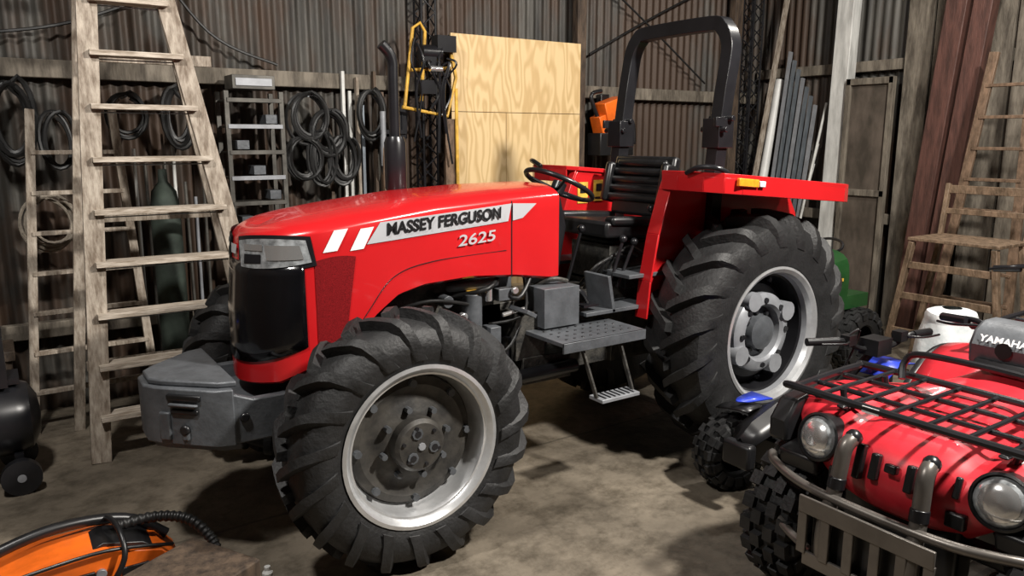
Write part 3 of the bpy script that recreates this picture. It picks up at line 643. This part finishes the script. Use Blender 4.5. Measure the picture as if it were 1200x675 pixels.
bd=root('pipe_bundle',(2.4,-2.1,0)); M=MB()
for k in range(8):
    x=2.30+.06*k; M.m((RSTEEL,LGRY,RSTEEL,WPNT)[k%4]).cyl((x+random.uniform(-.03,.03),-2.16,0),(x,YB+.11,1.5+random.uniform(-.3,.5)),.011,10)
M.obj('pipes',bd)
g=root('gas_cylinder',(2.60,-1.95,0)); MB().m(DGN).lathe([(0,0),(.08,0),(.09,.02),(.09,1.3),(.075,1.42),(.03,1.48),(.025,1.56),(0,1.56)],(2.60,-1.97,0),(0,0,1),24).obj('body',g)
lb=root('low_bench',(4.0,-2.0,0)); M=MB().m(DWOOD)
M.box((4.25,-2.02,.50),(1.5,.34,.06))
for x in (3.55,4.25,4.95):
    for y in (-2.15,-1.9): M.box((x,y,.235),(.06,.06,.47))
M.m(BLK).box((3.75,-2.02,.60),(.3,.22,.14)); M.m(BWOOD).box((4.2,-2.02,.59),(.4,.2,.12)); M.m(DGRY).box((3.9,-2.02,.12),(.5,.24,.24)); M.m(BLU).cyl((3.60,-1.87,.545),(3.78,-1.87,.545),.014,10)
M.obj('bench_frame',lb,bev=.006)
def mast(x,y,w,z1,mt,name,z0=0):
    M=MB().m(mt); c=[(x-w/2,y-w/2),(x+w/2,y-w/2),(x+w/2,y+w/2),(x-w/2,y+w/2)]
    for a in c: M.cyl((*a,z0),(*a,z1),.010,8)
    k=0; z=z0; st=w*.9
    while z+st<z1:
        for i in range(4):
            a,b=c[i],c[(i+1)%4]
            if k%2: a,b=b,a
            M.cyl((*a,z),(*b,z+st),.006,6)
        z+=st;k+=1
    return M.obj(name)
mast(.60,YB+.165,.12,4.1,MBLK,'lattice_mast'); mast(XR+.35,YB+.19,.14,4.1,MBLK,'lattice_mast')
# yellow pump rig
ox,oz_=.10,-.07; YP=-1.93
pr=root('yellow_pump_rig',(.62+ox,YP,0)); M=MB().m(YEL)
def oo(L): return [(x+ox,YP,z+oz_) for x,z in L]
M.tube(oo([(.80,2.05),(.72,2.62),(.66,2.66),(.62,2.60),(.66,2.1)]),.013,8); M.tube(oo([(.82,2.05),(.44,1.99),(.36,2.28),(.42,2.55)]),.014,8)
M.cyl(*oo([(.40,2.35),(.74,2.32)]),.012,8); M.cyl((.36+ox,YP,2.13),(.36+ox,YP+.03,0),.013,8)
M.m(MBLK).cyl(*oo([(.5,2.45),(.66,2.45)]),.06,14); M.box((.46+ox,YP,2.52+oz_),(.16,.10,.12)); M.box((.62+ox,YP,2.2+oz_),(.12,.1,.1)); M.box((.60+ox,YP,2.34),(.1,.1,.14))
for k in range(9):
    a=random.uniform(.42,.78)+ox; q=random.uniform(-.08,.08); M.tube(cr([(a,YP+.03,2.5-random.uniform(0,.25)),(a+q,YP+.07,2.3),(a-q*.8,YP+.05,2.1),(a+q*.5,YP+.04,2.0-random.uniform(0,.5))],5),random.uniform(.006,.011),6)
M.m(CHR).cyl((.52+ox,YP+.07,2.26),(.62+ox,YP+.07,2.26),.022,10); M.m(BWOOD).box((.40+ox,YP-.03,.95),(.10,.03,1.9)); M.obj('rig',pr)
ob=-1.24
oz=root('orange_blower',(ob,YB+.2,1.9)); M=MB().m(ORG); M.box((ob,YB+.26,1.98),(.26,.18,.24),(0,.3,0)); M.box((ob+.12,YB+.26,1.88),(.12,.14,.16),(0,.3,0)); M.m(BLK).box((ob,YB+.26,1.70),(.40,.18,.20)); M.tube(cr([(ob+.15,YB+.27,1.9),(ob+.25,YB+.27,2.12),(ob+.13,YB+.27,2.17)],5),.02,8); M.box((ob,YB+.135,1.9),(.1,.07,.5)); M.tube(cr([(ob-.12,YB+.27,1.85),(ob-.25,YB+.27,1.9),(ob-.28,YB+.27,1.7)],5),.02,8); M.obj('blower_body',oz,bev=.03)
for a,b,c in (((2.6,YB+.10,3.0),(2.2,YB+.12,2.45),(1.75,YB+.12,2.26)),((3.5,YB+.1,2.35),(3.0,YB+.12,2.45),(2.3,YB+.12,2.75)),((-1.15,YB+.1,3.2),(-1.8,YB+.12,2.8),(-2.6,YB+.12,2.3)),((-1.1,YB+.1,2.5),(-1.9,YB+.12,2.9),(-2.8,YB+.1,3.3))):
    MB().m(HOSE).tube(cr([a,b,c],8),.010,6).obj('cable')
pb=root('leaning_bars',(-3.1,-1.9,0)); M=MB()
M.m(PVC).cyl((-2.9,-1.83,0),(XR+.12,-1.93,2.35),.045,18)
for k in range(7):
    M.m(STEEL if k%3 else LGRY).bar((-3.0,-1.74+.06*k,0),(XR+.14,-1.80+.055*k,2.62-.09*k),.045,.02,(0,1,0))
M.m(WOOD).bar((-2.85,-1.92,0),(XR+.12,-1.86,3.4),.05,.03,(0,1,0)); M.m(WPNT)
for k in range(4): M.cyl((-2.9,-1.36-.02*k,0),(XR+.12,-1.36-.03*k,2.1-.2*k),.012,8)
M.obj('bars',pb)
# ------------------------------------------------ LADDERS
st=root('step_ladder',(2.7,-1.5,0)); M=MB()
def LP(side,z,dy=0):
    t=z/3.1; x=(3.17-.22*t) if side>0 else (2.14+.58*t); return V((x,-1.18-.28*t+dy,z))
M.m(WOOD); M.bar(LP(1,0),LP(1,3.1),.035,.10,(1,0,0)); M.bar(LP(-1,0),LP(-1,3.1),.035,.10,(1,0,0))
M.m(WOODH)
for k in range(10):
    z=.25+.278*k; a=LP(1,z);b=LP(-1,z); c=(a+b)/2; M.box(c,((a-b).length,.13,.028)); M.m(STEEL).cyl(a-V((.02,.0,.03)),b-V((-.02,.0,.03)),.004,6); M.m(WOODH)
M.box((2.84,-1.48,3.1),(.42,.2,.03))
M.m(WOOD); M.bar((3.22,-1.80,0),(2.97,-1.50,3.08),.03,.06,(1,0,0)); M.bar((2.12,-1.80,0),(2.70,-1.50,3.08),.03,.06,(1,0,0))
for z in (.4,1.3,2.2): t=z/3.08; M.box((2.66,-1.80+.30*t,z),(1.06-.3*t*2,.02,.06))
M.obj('ladder_frame',st,bev=.003)
def ladder(name,b0,b1,t0,t1,n,mt,w=.03,h=.07,rz=.045,z0=.25):
    r=root(name,tuple((V(b0)+V(b1))/2)); b0,b1,t0,t1=map(V,(b0,b1,t0,t1)); M=MB().m(mt)
    M.bar(b0,t0,w,h,tuple((b1-b0).normalized())); M.bar(b1,t1,w,h,tuple((b1-b0).normalized()))
    for k in range(n):
        f=(z0+k*(t0.z-2*z0)/(n-1))/t0.z if n>1 else .5; M.bar(b0.lerp(t0,f),b1.lerp(t1,f),rz,.025)
    M.obj('rails_and_rungs',r,bev=.003); return r
ladder('wooden_ladder',(3.45,-1.85,0),(2.75,-1.88,0),(3.28,-2.02,1.92),(2.85,-2.02,1.92),7,WOOD,.03,.05)
ladder('wooden_ladder',(-2.78,.17,0),(-2.78,.77,0),(-2.95,.38,2.4),(-2.95,.66,2.4),9,BWOOD,.03,.07)
hc=root('high_wooden_chair',(-2.0,.68,0)); M=MB().m(CWOOD); cy=.06
for x in (-1.97,-2.39):
    for y,yy in ((.20,.36),(1.05,.92)): M.bar((x,y+cy,0),(x if x>-2.1 else -2.36,yy+cy,1.02),.035,.05)
for z,a,b in ((.35,.24,1.02),(.62,.28,.98),(.85,.32,.95)):
    M.box((-1.97,(a+b)/2+cy,z),(.02,b-a,.05)) 
for k in range(5): M.box((-2.37+.095*k,.64+cy,1.04),(.08,.62,.022))
M.bar((-2.37,.35+cy,1.04),(-2.46,.33+cy,1.42),.03,.04); M.bar((-2.37,.93+cy,1.04),(-2.46,.95+cy,1.42),.03,.04); M.box((-2.45,.64+cy,1.38),(.02,.60,.06)); M.box((-2.42,.64+cy,1.22),(.02,.60,.04))
M.obj('chair_frame',hc,bev=.003)
bc=root('dirt_bike',(-1.3,1.75,0)); by=1.80; M=MB()
for x in (-.95,-1.85):
    M.m(TYR).lathe([(.22+.03*math.cos(t),.03*math.sin(t)) for t in [2*pi*k/10 for k in range(11)]],(x,by,.25),(0,1,0),36)
    M.m(CHR)
    for k in range(12): t=2*pi*k/12; M.cyl((x,by,.25),(x+.2*math.sin(t),by,.25+.2*math.cos(t)),.003,4)
M.m(BLU).box((-1.35,by,.62),(.35,.14,.14)); M.m(BLK).box((-1.65,by,.70),(.5,.12,.07),(0,.1,0)); M.m(MBLK).box((-1.4,by,.42),(.35,.12,.22))
M.cyl((-.95,by-.07,.25),(-1.12,by-.06,.92),.018,8); M.cyl((-.95,by+.07,.25),(-1.12,by+.06,.92),.018,8); M.bar((-1.85,by,.25),(-1.4,by,.4),.03,.05); M.bar((-1.12,by,.75),(-1.4,by,.5),.03,.05)
M.tube(cr([(-1.2,by-.46,1.02),(-1.18,by-.26,1.06),(-1.14,by-.07,.97),(-1.14,by+.07,.97),(-1.18,by+.2,1.04),(-1.2,by+.36,1.0)],5),.013,8); M.cyl((-1.2,by-.48,1.02),(-1.19,by-.34,1.04),.02,10); M.cyl((-1.2,by+.38,1.0),(-1.19,by+.26,1.02),.02,10)
M.tube(cr([(-1.16,by-.28,1.06),(-1.08,by-.34,1.06),(-1.10,by-.46,1.03)],4),.007,6); M.tube(cr([(-1.16,by-.2,1.05),(-1.05,by-.22,1.12),(-1.02,by-.1,.9),(-1.1,by,.6)],5),.007,6)
M.obj('bike_frame',bc)
bn=root('white_sack',(-1.0,1.2,0)); M=MB().m(SACK); rows=[]
for z,r in ((0,.17),(.05,.21),(.3,.22),(.5,.21),(.64,.19),(.72,.15),(.77,.17),(.79,.06)):
    rows.append([V((-1.02+r*1.0*math.cos(t)*(1+.10*math.sin(3*t+z*9)),1.20+r*.85*math.sin(t)*(1+.08*math.cos(4*t)),z)) for t in [2*pi*k/24 for k in range(24)]])
M.grid(rows,True).obj('sack_body',bn,sub=1)
# ------------------------------------------------ foreground left things
ac=root('air_compressor',(3.75,-1.25,0)); M=MB().m(MBLK)
M.lathe([(0,0),(.10,.012),(.17,.05),(.195,.11),(.195,.75),(.17,.82),(0,.86)],(3.42,-1.2,.34),(1,0,0),36)
M.cyl((3.54,-1.0,.09),(3.54,-.95,.09),.09,24); M.cyl((3.54,-1.4,.09),(3.54,-1.35,.09),.09,24); M.cyl((3.54,-1.4,.09),(3.54,-.95,.09),.012,8); M.box((3.54,-1.2,.15),(.04,.36,.08)); M.box((4.1,-1.2,.08),(.06,.3,.16)); M.m(LGRY).cyl((3.54,-.949,.09),(3.54,-.945,.09),.02,18); M.m(MBLK).box((3.8,-1.2,.66),(.5,.26,.26)); M.box((3.8,-1.2,.55),(.6,.2,.03))
M.obj('tank',ac)
cs=root('leaf_blower',(3.25,.2,0)); M=MB().m(ORG)
M.prism([(3.75,.02),(3.75,.14),(3.50,.18),(3.30,.185),(3.10,.13),(3.02,.03)],'y',-.02,.24); M.m(BLK); M.box((3.40,.11,.02),(.60,.22,.04)); M.prism([(3.34,.183),(3.30,.20),(3.16,.165),(3.08,.10),(3.14,.09)],'y',.03,.20)
M.box((3.45,.245,.09),(.22,.012,.05)); M.box((3.2,.245,.08),(.10,.012,.04)); M.m(LGRY).cyl((3.32,.24,.10),(3.32,.255,.10),.02,12); M.m(BLK)
M.tube(cr([(3.30,.27,.04),(3.24,.29,.16),(3.24,.22,.24),(3.26,.10,.25),(3.28,-.03,.18),(3.30,-.04,.05)],6),.011,10)
M.tube(cr([(3.05,.05,.10),(3.2,.02,.20),(3.45,.05,.24),(3.7,.10,.20),(3.8,.12,.12)],6),.022,10)
M.tube(cr([(3.05,.2,.12),(3.3,.27,.20),(3.6,.27,.18)],6),.008,8)
M.m(HOSE)
P=cr([(3.25,.12,.22),(3.10,.12,.22),(2.98,.18,.20),(2.91,.25,.12),(2.90,.30,.05)],12); M.tube(P,[.018 if i%2 else .024 for i in range(len(P))],12)
M.obj('blower_body',cs,bev=.012)
MB().m(DWOOD).box((3.06,.58,.10),(.34,.36,.20),(0,0,.5)).obj('wooden_crate',bev=.006)
MB().m(PVC).lathe([(0,0),(.02,0),(.021,.01),(.021,.045),(.012,.055),(.012,.07),(0,.07)],(2.76,.50,0),(0,0,1),20).obj('small_bottle')
# ------------------------------------------------ lights
def area(name,loc,target,size,e,col=(1,1,1)):
    l=bpy.data.lights.new(name,'AREA'); l.energy=e; l.size=size; l.color=col; l.shape='DISK'
    o=bpy.data.objects.new(name,l); o.location=loc; o.rotation_euler=(V(target)-V(loc)).to_track_quat('-Z','Y').to_euler(); COL.objects.link(o)
area('ceiling_and_fill_lamp',(.3,3.3,3.9),(1.2,-.4,.6),.3,350,(1,.95,.88))
area('ceiling_and_fill_lamp',(3.9,1.2,4.0),(2.5,-1.2,.8),.3,105,(1,.96,.91))  # added fill light to brighten the ladder side, not a barn fixture
area('ceiling_and_fill_lamp',(-1.6,1.0,4.0),(-1.8,-.3,0),.3,60,(1,.95,.88))  # second, weaker fill added behind the tractor, no real lamp there
w=bpy.data.worlds.new('w'); bpy.context.scene.world=w; w.use_nodes=True; w.node_tree.nodes['Background'].inputs[0].default_value=(.5,.52,.55,1); w.node_tree.nodes['Background'].inputs[1].default_value=.1
# ------------------------------------------------ camera
C=V((3.516,3.373,1.75)); a=math.radians(34); p=math.radians(11)
d=V((-math.sin(a)*math.cos(p),-math.cos(a)*math.cos(p),-math.sin(p))); r=d.cross(V((0,0,1))).normalized(); u=r.cross(d)
cam=bpy.data.cameras.new('camera'); co=bpy.data.objects.new('camera',cam); COL.objects.link(co); cam.lens=27; cam.sensor_width=36; cam.clip_start=.05
co.matrix_world=Matrix.Translation(C)@Matrix((r,u,-d)).transposed().to_4x4(); bpy.context.scene.camera=co
bpy.context.scene.view_settings.view_transform='Standard'
